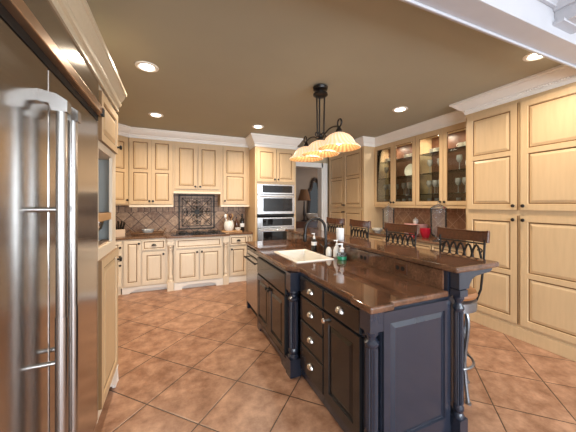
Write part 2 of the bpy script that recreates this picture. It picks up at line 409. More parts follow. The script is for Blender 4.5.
# ------------------------------------------------------------------ left: refrigerator and tall cabinet
FX = -.43
ref = thing('refrigerator', 'built-in stainless steel side-by-side refrigerator at the left edge', 'refrigerator', (FX, .76, 0), R(90))
# local: x runs along +Y, faces -y (= +X in the world)
MB().box(0, .03, .1, 1.2, .72, 2.2).build('body', 'steel', ref)
MB().box(.01, .05, 0, 1.19, .6, .1).build('toe_grille', 'black_gap', ref)
for x0, x1, hx in ((0, .50, .432), (.507, 1.2, .545)):
    d = MB().box(x0, 0, .13, x1, .03, 1.955).build('door', 'steel', ref, bevel=.006)
    hm = MB(); hm.tube([(hx, -.06, z) for z in (1.80, 1.3, .8, .3)], .0165, 20)
    hm.tube([(hx, -.06, 1.05), (hx, -.06, .3)], .0185, 20)
    for z in (1.43, .888): hm.lathe([(.009, 0), (.008, -.05)], (hx, 0, z), 12, 'y')
    hm.prism([(0, 1.845), (-.05, 1.835), (-.082, 1.815), (-.082, 1.775), (-.038, 1.775), (-.03, 1.80), (0, 1.805)], hx-.02, hx+.02, 'x')
    hm.prism([(0, .29), (-.082, .29), (-.082, .33), (0, .33)], hx-.02, hx+.02, 'x')
    hm.build('handle', 'steel_brushed', d, smooth=True)
MB().box(0, -.004, 2.035, 1.2, .03, 2.2).build('grille_panel', 'steel', ref, bevel=.003)
g = MB().box(0, -.03, 1.992, 1.2, .02, 2.036).build('trim_bar', 'copper_trim', ref, bevel=.003)
MB().box(1.165, -.034, 1.985, 1.2, -.02, 2.03).build('badge_plate', 'black_gap', g)
MB().box(0, .0, 1.957, 1.2, .028, 1.992).build('shadow_gap', 'black_gap', ref)
enc = thing('refrigerator_enclosure', 'cream cabinet box carrying the crown above the refrigerator', 'cabinet', (FX, .7, 0), R(90))
MB().box(-.03, .01, 0, .05, .8, 2.37).build('side_panel', 'cream_pale', enc)
MB().box(-.03, .02, 2.205, 1.27, .8, 2.37).build('top_box', 'cream_pale', enc)

tall = thing('niche_cabinet', 'tall cream cabinet with an open shelf niche beside the refrigerator', 'cabinet', (FX - .008, 1.975, 0), R(90))
w = .562; NB, NT = 1.165, 1.80
b = MB()
b.box(0, 0, .1, w, .8, NB); b.box(0, 0, NT, w, .8, 2.37); b.box(0, .02, NB, .02, .8, NT); b.box(0, .6, NB, w, .8, NT)
b.box(.43, 0, NB, w, .02, NT); b.box(0, 0, NB, .03, .02, NT); b.box(.555, 0.02, NB, w, .8, NT); b.box(.02, .05, 0, w-.02, .7, .1)
b.build('body', 'cream_pale', tall)
MB().box(.54, .02, NB, .5549, .6, NT).build('niche_side', 'niche_grey', tall)
MB().box(.03, .02, NB+.001, .54, .6, NB+.006).build('niche_floor', 'pale_wood', tall)
MB().box(.021, .004, 1.335, .539, .55, 1.385).build('shelf', 'light_wood', tall)
d = front(w-.04, .31, fr(w-.04, .31, .05), mats=('cream', 'glaze_and_edge_shade'), parent=tall, loc=(.02, 0, 1.85)); knob(d, w-.07, .05)
d = front(w-.04, .93, fr(w-.04, .93, .055), mats=('cream', 'glaze_and_edge_shade'), parent=tall, loc=(.02, 0, .165)); knob(d, w-.07, .845)
mb = MB(); mb.prism([(.34, .13), (.59, .13), (.59, 0), (.50, 0), (.485, .03), (.45, .055), (.42, .06), (.40, .085), (.36, .10)], -.012, .012, 'y')
mb.box(.562, -.012, 0, .59, .25, .13)
mb.build('bracket_foot', 'crown_white', tall, bevel=.004)
sg = MB().lathe([(.03, 0), (.028, .006), (.008, .015), (.008, .07), (.03, .09), (.042, .13), (.044, .15), (.04, .15), (.036, .128), (0, .095)], n=20).build('goblet', 'satin_nickel', None, (-.54, 2.44, NB+.007), smooth=True)
tag(sg, 'small silver goblet in the open niche of the tall left cabinet', 'goblet')

# ------------------------------------------------------------------ range wall: upper cabinets
def cabinet(name, label, loc, rz, w, d, z0, z1, mats='cream', cat='cabinet', group=None):
    t = thing(name, label, cat, loc, rz, group)
    MB().box(0, 0, z0, w, d, z1).build('body', mats, t)
    return t
UY = 5.22; UT = 2.70
c = cabinet('wall_cabinet', 'narrow cream wall cabinet set diagonally in the left corner', (-1.12, 4.81, 0), R(45), .575, .28, 1.43, UT)
d = front(.52, 1.09, fr(.52, 1.09, .06, (.55,)), parent=c, loc=(.03, 0, 1.455)); knob(d, .49, .06)
c = cabinet('wall_cabinet', 'two-door cream wall cabinet above the left counter', (-.708, UY, 0), 0, .69, .35, 1.43, UT)
for x, k in ((.006, .303), (.341, .025)):
    d = front(.33, 1.12, fr(.33, 1.12, .052, (.57,)), parent=c, loc=(x, 0, 1.45)); knob(d, k, .05)
MB().box(0, -.012, 1.395, .69, .3, 1.43).build('light_rail', 'cream_pale', c, bevel=.004)
c = cabinet('wall_cabinet', 'raised two-door cream cabinet above the iron panel and cooktop', (-.017, UY, 0), 0, .826, .35, 1.675, UT)
for x, k in ((.035, .335), (.425, .03)):
    d = front(.365, .80, fr(.365, .80, .055), parent=c, loc=(x, 0, 1.725)); knob(d, k, .045)
MB().box(0, -.012, 1.64, .826, .3, 1.675).build('light_rail', 'cream_pale', c, bevel=.004)
c = cabinet('wall_cabinet', 'single-door cream wall cabinet beside the ovens', (.81, UY, 0), 0, .566, .35, 1.43, UT)
d = front(.46, 1.10, fr(.46, 1.10, .06, (.56,)), parent=c, loc=(.05, 0, 1.45)); knob(d, .03, .06)
MB().box(0, -.012, 1.395, .566, .3, 1.43).build('light_rail', 'cream_pale', c, bevel=.004)

# base cabinets
BY = 4.97
BM = ('cream_pale', 'glaze_and_edge_shade')
c = cabinet('base_cabinet', 'cream base cabinet set diagonally in the left corner', (-1.07, 4.67, 0), R(45), .422, .3, .10, .875, 'cream_pale')
d = front(.37, .30, fr(.37, .30, .045), mats=BM, parent=c, loc=(.03, 0, .56), name='drawer'); knob(d, .33, .2); knob(d, .33, .06)
d = front(.37, .40, fr(.37, .40, .05), mats=BM, parent=c, loc=(.03, 0, .14)); knob(d, .33, .34)
MB().box(0, .02, 0, .422, .28, .10).build('plinth', 'cream_pale', c)
c = cabinet('base_cabinet', 'cream base cabinet with narrow tall door left of the cooktop base', (-.77, BY, 0), 0, .655, .58, .10, .875, 'cream_pale')
d = front(.24, .73, fr(.24, .73, .05), mats=BM, parent=c, loc=(.025, 0, .125)); knob(d, .215, .68)
d = front(.345, .165, [(.02, .02, .325, .145)], mats=BM, parent=c, loc=(.285, 0, .69), name='drawer', raised=False); cup_pull(d, .172, .08, mat_='bronze')
d = front(.345, .54, fr(.345, .54, .06), mats=BM, parent=c, loc=(.285, 0, .125)); knob(d, .315, .49)
mb = MB(); mb.prism([(0, 0), (0, .1), (.655, .1), (.655, 0), (.64, .045), (.60, .065), (.2, .065), (.12, .02), (.1, 0)], -.006, .02, 'y'); mb.box(0, .05, 0, .655, .5, .099)
mb.build('plinth', 'crown_white', c)
c = thing('cooktop_base_cabinet', 'projecting cream base cabinet below the cooktop with corner spindles', 'cabinet', (-.114, 4.88, 0), 0)
mb = MB(); mb.box(.11, 0, .10, .915, .68, .875); mb.box(0, .09, .10, 1.024, .68, .875); mb.build('body', 'cream_pale', c)
front(.75, .155, [(.025, .02, .725, .135)], mats=BM, parent=c, loc=(.137, 0, .70), name='false_drawer', raised=False)
for x, k in ((.137, .335), (.522, .03)):
    d = front(.365, .54, fr(.365, .54, .055), mats=BM, parent=c, loc=(x, 0, .135)); knob(d, k, .49)
mb = MB(); mb.prism([(.11, 0), (.11, .12), (.915, .12), (.915, 0), (.80, 0), (.79, .045), (.70, .075), (.33, .075), (.24, .045), (.23, 0)], -.012, .01, 'y'); mb.box(.11, .05, 0, .915, .6, .099)
mb.build('plinth', 'crown_white', c)
for x in (.055, .969):
    mb = MB(); mb.box(x-.05, .01-.03, 0, x+.05, .088, .15); mb.box(x-.05, -.02, .76, x+.05, .088, .875)
    mb.lathe([(.044, .15), (.044, .17), (.03, .185), (.04, .21), (.036, .24), (.026, .27), (.034, .45), (.036, .58), (.026, .66), (.038, .69), (.03, .715), (.044, .73), (.044, .76)], (x, .034, 0), 20)
    mb.build('spindle', 'cream_pale', c, smooth=True)
c = cabinet('base_cabinet', 'cream base cabinet with one drawer between cooktop base and ovens', (.912, BY, 0), 0, .462, .58, .10, .875, 'cream_pale')
d = front(.32, .165, [(.02, .02, .30, .145)], mats=BM, parent=c, loc=(.03, 0, .69), name='drawer', raised=False); cup_pull(d, .16, .08, mat_='bronze')
front(.09, .165, [(.015, .02, .075, .145)], mats=BM, parent=c, loc=(.36, 0, .69), name='filler_panel', raised=False)
d = front(.32, .54, fr(.32, .54, .055), mats=BM, parent=c, loc=(.03, 0, .125)); knob(d, .03, .49)
MB().box(0, -.01, 0, .462, .5, .10).build('plinth', 'crown_white', c)

def slab(mb, outline, z0, z1, holes=()):
    bm = mb.bm
    for z in (z0, z1):
        es = []
        for lp in [outline, *holes]:
            vs = [bm.verts.new((x, y, z)) for x, y in lp]
            es += [bm.edges.new((vs[i], vs[(i+1) % len(vs)])) for i in range(len(vs))]
        bmesh.ops.triangle_fill(bm, use_beauty=True, edges=es)
    for lp in [outline, *holes]:
        n = len(lp)
        for i in range(n):
            (a, b), (c_, d_) = lp[i], lp[(i+1) % n]
            mb.face([bm.verts.new((a, b, z0)), bm.verts.new((c_, d_, z0)), bm.verts.new((c_, d_, z1)), bm.verts.new((a, b, z1))])
    return mb
def dissolve_flat(mb):
    bmesh.ops.remove_doubles(mb.bm, verts=mb.bm.verts, dist=1e-5)
    return mb
o = dissolve_flat(slab(MB(), [(-1.29, 4.42), (-.76, 4.945), (-.125, 4.945), (-.125, 4.84), (.92, 4.84), (.92, 4.945), (1.374, 4.945), (1.374, 5.555), (-1.29, 5.555)], .876, .914)).build('countertop', 'granite_edge', bevel=.008)
tag(o, 'brown granite countertop along the cooktop wall', 'countertop')
o = MB().box(-1.29, 5.55, .915, 1.374, 5.569, 1.66).build('tile_backsplash', 'range_tile'); tag(o, 'tumbled stone tile backsplash behind the cooktop', 'backsplash')

# cooktop with burners
ck = thing('cooktop', 'black glass gas cooktop set in the granite below the iron panel', 'cooktop', (.40, 5.12, .914))
MB().box(-.45, -.24, 0, .45, .24, .010).build('glass_top', 'black_glass', ck, bevel=.003)
for x, y in ((-.28, -.1), (-.28, .12), (0, .03), (.28, -.1), (.28, .12)):
    mb = MB().lathe([(.05, .010), (.045, .022), (.02, .026), (0, .026)], (x, y, 0), 16)
    for a in range(4): mb.box(x-.09 if a % 2 else x-.005, y-.005 if a % 2 else y-.09, .032, x+.09 if a % 2 else x+.005, y+.005 if a % 2 else y+.09, .042)
    for sx in (-.085, .085): mb.box(x+sx-.005, y-.005, .010, x+sx+.005, y+.005, .042)
    mb.build('burner', 'iron', ck)
for k in range(4): MB().lathe([(.02, .010), (.018, .03), (0, .03)], (-.12 + .08*k, -.2, 0), 14).build('knob', 'bronze', ck, smooth=True)

# wrought iron wall panel
ir = thing('iron_wall_panel', 'square wrought iron scroll panel mounted above the cooktop', 'wall decoration', (.407, 5.53, 1.295))
mb = MB(); H = .325
for a in (H, H-.055):
    t_ = .011 if a == H else .006
    for sgn in (-1, 1): mb.box(-a-t_, -.008, sgn*a-t_, a+t_, .012, sgn*a+t_); mb.box(sgn*a-t_, -.008, -a-t_, sgn*a+t_, .012, a+t_)
mb.build('frame', 'iron', ir)
mb = MB(); q = H-.055
for s1 in (-1, 1): mb.tube([(-q, 0, -q*s1), (0, 0, 0), (q, 0, q*s1)], .007, 6)
mb.tube([(-q, 0, 0), (q, 0, 0)], .005, 6); mb.tube([(0, 0, -q), (0, 0, q)], .005, 6)
mb.lathe([(.05, -.012), (.05, 0), (.02, .008), (0, .008)], (0, 0, 0), 16, 'y')
def spiral(cx, cz, r0, a0, turns, sg=1, n=22):
    return [(cx + r0*(1 - .8*i/n)*math.cos(a0 + sg*turns*2*PI*i/n), 0, cz + r0*(1 - .8*i/n)*math.sin(a0 + sg*turns*2*PI*i/n)) for i in range(n+1)]
for k in range(4):
    a = k*PI/2
    for sg_ in (-1, 1):
        for rad, off, r0 in ((.15, .34, .058), (.215, .22, .05), (.09, .45, .035)):
            aa = a + sg_*off; mb.tube(spiral(rad*math.cos(aa), rad*math.sin(aa), r0, aa + PI, 1.3, sg_), .0045, 5)
    aa = a + PI/4
    for sg_ in (-1, 1): mb.tube(spiral(.27*math.cos(aa+sg_*.14), .27*math.sin(aa+sg_*.14), .04, aa, 1.2, sg_), .0045, 5)
mb.build('scrollwork', 'iron', ir)

# things on the range counter
t = thing('knife_block', 'pale wooden knife block with black handles in the left counter corner', 'knife block', (-.83, 5.12, .914), R(20))
MB().box(-.07, -.06, 0, .07, .06, .12).build('block', 'pale_wood', t, bevel=.006)
for i in range(4):
    for j in range(2):
        x = -.045 + .03*i; y = -.03 + .05*j
        MB().tube([(x, y, .12), (x*1.3, y-.01, .19), (x*1.5, y-.02, .22 + .02*((i+j) % 3))], .011, 8).build('knife_handle', 'dark_bottle', t, smooth=True)
t = thing('wicker_tray', 'oval wicker tray with two handles on the counter left of the cooktop', 'tray', (-.42, 5.20, .914))
mb = MB(); n = 28
outer = [(.24*math.cos(2*PI*i/n), .15*math.sin(2*PI*i/n)) for i in range(n)]
mb.prism(outer, 0, .012); mb.tube([(.245*math.cos(2*PI*i/n), .155*math.sin(2*PI*i/n), .04) for i in range(n+1)], .012, 6)
for i in range(n): mb.tube([(outer[i][0], outer[i][1], .01), (outer[i][0]*1.02, outer[i][1]*1.02, .04)], .006, 5)
mb.build('basket', 'wicker', t)
for s1 in (-1, 1): MB().tube(bez((s1*.24, -.05, .04), (s1*.29, -.04, .13), (s1*.29, .04, .13), (s1*.24, .05, .04)), .009, 6).build('handle', 'wicker', t)
o = MB().lathe([(.05, 0), (.055, .005), (.09, .05), (.105, .085), (.10, .085), (.085, .05), (0, .012)], n=24).build('glass_bowl', 'stemware', None, (-.42, 5.20, .928), smooth=True); tag(o, 'clear glass bowl standing in the oval wicker tray', 'bowl')
t = MB().box(-.19, -.10, 0, .19, .10, .02).build('cutting_board', 'light_wood', None, (1.02, 5.22, .914), bevel=.006); tag(t, 'light wooden board under the utensil crock beside the ovens', 'board')
t = thing('utensil_crock', 'white ceramic crock on the wooden board beside the ovens', 'crock', (.97, 5.22, .934)); t.scale = (1.2, 1.2, 1.2)
MB().lathe([(.05, 0), (.07, .02), (.08, .08), (.075, .13), (.066, .15), (.07, .165), (.063, .165), (.058, .14), (.06, .02), (0, .015)], n=24).build('pot', 'porcelain', t, smooth=True)
for k, (dx, dy, mt, lb) in enumerate(((-.052, -.02, 'white_plastic', 'white plastic spatula in the white crock'), (-.022, .045, 'light_wood', 'light wooden spoon leaning left in the white crock'), (.018, -.04, 'dark_wood', 'dark wooden spoon in the white crock'), (.05, .03, 'light_wood', 'light wooden spoon leaning right in the white crock'))):
    mb = MB(); mb.tube([(dx*.15, dy*.2, .02), (dx, dy, .20)], .007, 8)
    mb.lathe([(0, .19), (.018, .21), (.024, .235), (.016, .265), (0, .27)], (dx*1.12, dy*1.1, 0), 10)
    u = mb.build('utensil', mt, None, (.97, 5.22, .936), smooth=True); u.scale = (1.2, 1.2, 1.2); tag(u, lb, 'utensil', 'utensils in the crock')
def bottle(loc, r, h, m, label, cap='bronze', name='oil_bottle', cat='bottle', group=None):
    t = thing(name, label, cat, loc, 0, group)
    MB().lathe([(r*.9, 0), (r, .006), (r, h*.55), (r*.8, h*.66), (r*.35, h*.76), (r*.33, h*.92), (0, h*.92)], n=18).build('glass', m, t, smooth=True)
    MB().lathe([(r*.4, h*.9), (r*.4, h), (0, h)], n=14).build('cap', cap, t, smooth=True)
    return t
t = bottle((1.25, 5.30, .914), .045, .34, 'dark_bottle', 'tall dark bottle with a white label beside the ovens'); MB().lathe([(.0457, .08), (.0457, .15)], n=18).build('paper_label', 'white_plastic', t)
bottle((1.155, 5.38, .914), .035, .28, 'dark_wood', 'brown bottle behind the wooden board beside the ovens')
t = MB().lathe([(.03, 0), (.035, .004), (.055, .04), (.06, .055), (.055, .055), (.03, .01), (0, .008)], n=20).build('small_bowl', 'porcelain', None, (1.14, 5.18, .934), smooth=True); tag(t, 'small white bowl on the wooden board beside the crock', 'bowl')

# ------------------------------------------------------------------ oven cabinet and ovens
oc = thing('oven_cabinet', 'tall cream cabinet framing the stacked wall ovens', 'cabinet', (1.377, 4.8, 0))
mb = MB(); mb.box(0, 0, 0, .035, .76, 2.70); mb.box(.793, 0, 0, .828, .76, 2.70); mb.box(.035, 0, 1.83, .793, .76, 2.70); mb.box(.035, 0, 0, .793, .76, .46); mb.box(.035, .64, .46, .793, .76, 1.83)
mb.build('body', 'cream', oc)
for x, k in ((.03, .345), (.418, .03)):
    d = front(.38, .62, fr(.38, .62, .055), parent=oc, loc=(x, 0, 1.87)); knob(d, k, .045)
d = front(.75, .30, fr(.75, .30, .05), parent=oc, loc=(.039, 0, .12), name='drawer'); cup_pull(d, .375, .15, mat_='bronze')
def oven(label, z0, z1, ctrl, label_knobs):
    t = thing('wall_oven', label, 'oven', (1.415, 4.8, z0), 0, 'stacked wall ovens')
    h = z1 - z0; w = .752
    MB().box(0, .0, 0, w, .62, h).build('body', 'black_gap', t)
    c_ = MB().box(0, -.02, h-ctrl, w, 0, h).build('control_panel', 'steel_brushed', t, bevel=.003)
    MB().box(.10, -.023, h-ctrl+.03, w-.05, -.02, h-.025).build('display', 'black_glass', c_)
    d = MB().box(0, -.03, .035, w, 0, h-ctrl-.008).build('door', 'steel_brushed', t, bevel=.003)
    MB().box(.11, -.033, .085, w-.05, -.03, h-ctrl-.075).build('window', 'black_glass', d)
    hm = MB(); hm.tube([(.03, -.075, h-ctrl-.045), (w-.03, -.075, h-ctrl-.045)], .012, 12)
    for x in (.05, w-.05): hm.lathe([(.008, -.03), (.008, -.075)], (x, 0, h-ctrl-.045), 8, 'y')
    hm.build('handle', 'satin_nickel', d, smooth=True)
    return t
oven('upper stainless wall oven above the matching oven', 1.225, 1.825, .19, 0)
oven('lower stainless wall oven half hidden by the island counter', .47, 1.195, .19, 0)

# ------------------------------------------------------------------ right wall
def pair(c, x0, w, z0, h, f, splits, knobz, mats=('cream', 'glaze_and_edge_shade'), gap=.008):
    dw = (w - gap) / 2
    for x, k in ((x0, dw - .03), (x0 + dw + gap, .03)):
        d = front(dw, h, fr(dw, h, f, splits), mats=mats, parent=c, loc=(x, 0, z0)); knob(d, k, knobz)
tp = cabinet('pantry_cabinet', 'tall cream four-door pantry cabinet nearest on the right', (3.40, 2.24, 0), R(-90), 1.09, .58, .13, 2.70)
pair(tp, .03, 1.09, 1.385, 1.15, .062, (.62,), .045, gap=.03)
pair(tp, .03, 1.09, .165, 1.16, .062, (.535,), 1.115, gap=.03)
MB().box(-.005, -.012, 0, 1.09, .55, .13).build('plinth', 'cream', tp, bevel=.005)
pn = cabinet('pantry_cabinet', 'tall cream four-door pantry cabinet beside the doorway', (3.38, 5.47, 0), R(-90), 1.27, .60, .13, 2.70)
pair(pn, .05, 1.17, 1.385, 1.15, .06, (.62,), .045)
pair(pn, .05, 1.17, .165, 1.16, .06, (.535,), 1.115)
MB().box(0, -.012, 0, 1.27, .55, .13).build('plinth', 'cream', pn, bevel=.005)

SHELF = (1.605, 1.935, 2.25)
def glass_cab(y1, w, label):
    t = thing('glass_door_cabinet', label, 'cabinet', (3.65, y1, 0), R(-90))
    mb = MB(); Z0, Z1 = 1.42, 2.70
    mb.box(0, 0, Z0, .02, .345, Z1); mb.box(w-.02, 0, Z0, w, .345, Z1); mb.box(.02, 0, Z0, w-.02, .345, Z0+.02); mb.box(.02, 0, 2.55, w-.02, .345, Z1)
    mb.box(.02, 0, Z0+.02, .03, .02, 2.55); mb.box(w-.03, 0, Z0+.02, w-.02, .02, 2.55)
    mb.build('body', 'cream', t)
    MB().box(.02, .325, Z0+.02, w-.02, .345, 2.55).build('back_panel', 'cabinet_inside', t)
    MB().box(0, -.012, 1.385, w, .33, Z0).build('light_rail', 'cream', t, bevel=.004)
    for z in SHELF: MB().box(.021, .035, z-.004, w-.021, .324, z+.004).build('shelf', 'shelf_glass', t)
    for px in (w*.27, w*.75):
        pk = MB().lathe([(.03, 2.535), (.034, 2.54), (.034, 2.55), (0, 2.55)], (px, .17, 0), 18).build('puck_light', 'lit_lens', t, smooth=True)
        pa = area('puck_lamp', (0, 0, 0), (0, 0, 0), .05, .05, PUCK_W, WARM, 'DISK'); pa.parent = t; pa.location = (px, .17, 2.53)
    dw = w/2 - .012; h = 1.11
    for x, k in ((.008, dw-.03), (w/2+.004, .03)):
        mb = MB(); f = .055
        mb.box(0, -.02, 0, f, 0, h); mb.box(dw-f, -.02, 0, dw, 0, h); mb.box(f, -.02, 0, dw-f, 0, f); mb.box(f, -.02, h-f, dw-f, 0, h)
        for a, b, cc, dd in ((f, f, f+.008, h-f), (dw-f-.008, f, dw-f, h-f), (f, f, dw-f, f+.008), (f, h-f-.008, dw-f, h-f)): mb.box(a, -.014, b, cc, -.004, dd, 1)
        d = mb.build('door', ['cream', 'glaze_and_edge_shade'], t, (x, 0, 1.435)); knob(d, k, .045)
        MB().box(f+.001, -.010, f+.001, dw-f-.001, -.006, h-f-.001).build('pane', 'pane', d)
    return t
glass_cab(4.195, .98, 'glass-door cabinet holding plates and glasses next to the far pantry')
glass_cab(3.21, .965, 'glass-door cabinet holding stemware next to the near pantry')

# hutch base below
hb = thing('hutch_base_cabinet', 'low cream base cabinet with drawers under the glass-door cabinets', 'cabinet', (3.42, 4.195, 0), R(-90))
MB().box(0, 0, .1, 1.95, .56, .875).build('body', 'cream', hb); MB().box(0, .03, 0, 1.95, .5, .1).build('plinth', 'cream', hb)
for k in range(4):
    x = .02 + k*.482
    d = front(.465, .165, [(.02, .02, .445, .145)], parent=hb, loc=(x, 0, .69), name='drawer', raised=False); cup_pull(d, .232, .08, mat_='bronze')
    d = front(.465, .54, fr(.465, .54, .055), parent=hb, loc=(x, 0, .13)); knob(d, .43 if k % 2 == 0 else .035, .49)
o = MB().box(3.385, 2.25, .876, 3.99, 4.19, .914).build('countertop', 'granite_edge', bevel=.008); tag(o, 'brown granite countertop under the glass-door cabinets', 'countertop')
o = MB().box(3.98, 2.25, .915, 3.999, 4.19, 1.384).build('tile_backsplash', 'hutch_tile'); tag(o, 'reddish brown diagonal tile backsplash behind the glass jars', 'backsplash')
def jar(loc, r, h, label):
    t = thing('apothecary_jar', label, 'jar', loc, 0, 'lidded glass jars')
    MB().lathe([(r*.75, 0), (r*.75, .008), (r*.25, .02), (r*.22, .05), (r*.8, .075), (r, .11), (r, h)], n=28).build('body', 'jar_glass', t, smooth=True)
    MB().lathe([(r*1.06, h), (r*1.06, h+.012), (r*.9, h+.03), (r*.4, h+.06), (r*.12, h+.075), (r*.16, h+.10), (0, h+.12)], n=28).build('lid', 'jar_glass', t, smooth=True)
    return t
jar((3.52, 3.70, .914), .10, .43, 'tall lidded glass jar beside the white bowl on the far counter')
jar((3.50, 2.70, .914), .105, .46, 'larger lidded glass jar in front of the tile at the near counter end')
for k in range(3):
    o = MB().lathe([(.05, 0), (.05, .004), (.09-.005*k, .03), (.12-.012*k, .045), (.115-.012*k, .045), (.05, .010), (0, .008)], n=24).build('white_bowl', 'porcelain', None, (3.56, 4.03, .914 + .016*k), smooth=True)
    tag(o, ('white bowl at the bottom of the stack on the far counter', 'middle white bowl of the stack on the far counter', 'topmost white bowl of the stack on the far counter')[k], 'bowl', 'stacked white bowls')
o = MB().box(-.10, -.16, 0, .10, .16, .20).build('pink_glass_box', 'pink_glass', None, (3.82, 3.38, .914), bevel=.01); tag(o, 'pink tinted glass box against the brown tile', 'glass box')
for k, (y, x, lb) in enumerate(((3.24, 3.60, 'red glass cup in front of the pink glass box'), (3.05, 3.66, 'red glass cup nearest the larger lidded jar'))):
    o = MB().lathe([(.04, 0), (.05, .01), (.075, .08), (.08, .15), (.075, .15), (.045, .02), (0, .015)], n=20).build('red_glass_cup', 'red_glass', None, (x, y, .914), smooth=True); tag(o, lb, 'cup', 'red glass cups')
t = thing('white_lidded_pot', 'small white pot with a knobbed lid standing on the pink glass box', 'pot', (3.82, 3.38, 1.114))
MB().lathe([(.03, 0), (.045, .03), (.042, .06), (0, .06)], n=18).build('pot', 'porcelain', t, smooth=True); MB().lathe([(.046, .06), (.03, .08), (.008, .09), (.012, .10), (0, .11)], n=18).build('lid', 'porcelain', t, smooth=True)
o = MB().lathe([(.03, 0), (.04, .01), (.045, .10), (.042, .10), (.036, .012), (0, .01)], n=18).build('amber_tumbler', 'amber_glass', None, (3.80, 3.64, .914), smooth=True); tag(o, 'amber glass tumbler between the far jar and pink box', 'glass')

# glasses, cups and plates behind the glass doors
def goblet_mb(h=.215, r=.042):
    return MB().lathe([(r*.85, 0), (r*.8, .004), (.006, .010), (.005, h*.48), (r*.6, h*.56), (r, h*.74), (r*.86, h), (r*.8, h), (r*.92, h*.74), (0, h*.56)], n=14)
g0 = goblet_mb().build('wine_glass', 'stemware', smooth=True)
t0 = MB().lathe([(.026, 0), (.028, .004), (.034, .10), (.031, .10), (.026, .008), (0, .006)], n=14).build('tumbler', 'stemware', smooth=True)
c0 = MB().lathe([(.03, 0), (.034, .006), (.04, .075), (.037, .075), (.03, .01), (0, .008)], n=16).tube(bez((.038, 0, .06), (.07, 0, .065), (.07, 0, .015), (.036, 0, .02), 8), .005, 6).build('cup', 'porcelain', smooth=True)
p0_ = MB().lathe([(.05, 0), (.06, .004), (.115, .018), (.118, .024), (.06, .010), (0, .008)], n=28).build('display_plate', 'porcelain', smooth=True)
DOORS = ['first', 'second', 'third', 'fourth']
LEV = {1.441: 'bottom of the cabinet', 1.61: 'lowest glass shelf', 1.94: 'middle glass shelf', 2.255: 'top glass shelf'}
first = {}
def put(proto, x, y, z, label, cat, group, rot=None):
    o = proto if proto.name not in first else proto.copy()
    if proto.name in first: COL.objects.link(o)
    else: first[proto.name] = 1
    o.location = (x, y, z)
    if rot: o.rotation_euler = rot
    tag(o, label, cat, group); return o
ys = {0: (4.06, 3.80), 1: (3.62, 3.33), 2: (3.10, 2.84), 3: (2.62, 2.36)}
for dno, (ya, yb) in ys.items():
    for z, n in ((1.441, 4), (1.61, 5), (1.94, 3)):
        if dno == 1 and z == 1.94: continue
        for k in range(n):
            y = ya + (yb - ya) * (k + .5) / n
            kind = 'glass tumblers' if z < 1.5 else 'wine glasses'
            put(t0 if z < 1.5 else g0, 3.83 + .06 * ((k % 2) * 2 - 1), y, z, '%s on the %s behind the %s glass door from the doorway' % (kind, LEV[z], DOORS[dno]), kind[:-1] if z < 1.5 else 'wine glass', '%s on the %s, %s door' % (kind, LEV[z], DOORS[dno]))
    for k in range(3):
        if dno == 3 and k == 2: continue
        put(c0, 3.80, ya - .05 - .085*k, 2.255, 'white cups on the top glass shelf behind the %s glass door from the doorway' % DOORS[dno], 'cup', 'white cups on the top shelf, %s door' % DOORS[dno], (0, 0, random.uniform(0, 6)))
for k, y in enumerate((3.61, 3.36)):
    put(p0_, 3.955, y, 1.944 + .118, ('white plate propped upright behind the second glass door, left one', 'white plate propped upright behind the second glass door, right one')[k], 'plate', 'display plates', (0, R(-80), 0))
put(p0_, 3.955, 2.48, 1.944 + .118, 'white plate propped upright behind the glass door nearest the tall pantry', 'plate', 'display plates', (0, R(-80), 0))

# ------------------------------------------------------------------ hall furniture seen through the doorway
t = thing('console_table', 'dark console table in the hall beyond the doorway', 'table', (3.85, 6.98, 0))
MB().box(-.75, -.2, .91, .75, .2, .95).build('tabletop', 'dark_wood', t, bevel=.006); MB().box(-.70, -.17, .77, .70, .17, .91).build('apron', 'dark_wood', t)
for x in (-.68, .68):
    for y in (-.15, .15): MB().lathe([(.022, 0), (.016, .1), (.028, .45), (.02, .6), (.03, .77)], (x, y, 0), 14).build('leg', 'dark_wood', t, smooth=True)
t = thing('table_lamp', 'dark table lamp with a brown bell shade on the hall console', 'lamp', (3.46, 6.95, .95))
MB().lathe([(.09, 0), (.09, .02), (.03, .05), (.025, .12), (.045, .2), (.03, .35), (.02, .5), (.02, .58), (0, .58)], n=20).build('base', 'lamp_base', t, smooth=True)
MB().lathe([(.19, .60), (.155, .72), (.12, .84), (.10, .92), (.095, .92), (.18, .602)], n=24).build('lamp_shade', 'lamp_cloth', t, smooth=True)
t = thing('wall_mirror', 'ornate dark framed mirror with a scrolled top on the hall wall', 'mirror', (3.99, 7.285, 1.55))
pts = [(-.20, -.58), (.20, -.58), (.23, -.4), (.19, .1), (.22, .3), (.12, .42), (.10, .6), (.04, .68), (-.04, .68), (-.10, .6), (-.12, .42), (-.22, .3), (-.19, .1), (-.23, -.4)]
MB().prism([(x*.78, z*.84) for x, z in pts], -.012, -.002, 'y').build('glass', 'mirror_glass', t)
mb = MB()
for (a, b), (c_, d_) in zip(pts, pts[1:] + pts[:1]): mb.tube([(a, -.015, b), (c_, -.015, d_)], .04, 8)
mb.build('frame', 'mirror_frame', t, smooth=True)
o = MB().lathe([(.08, 0), (.09, .01), (.19, .12), (.23, .22), (.22, .22), (.08, .02), (0, .015)], n=24).build('white_bowl', 'porcelain', None, (3.73, 6.90, .95), smooth=True); tag(o, 'wide white bowl on the hall console beside the lamp', 'bowl')

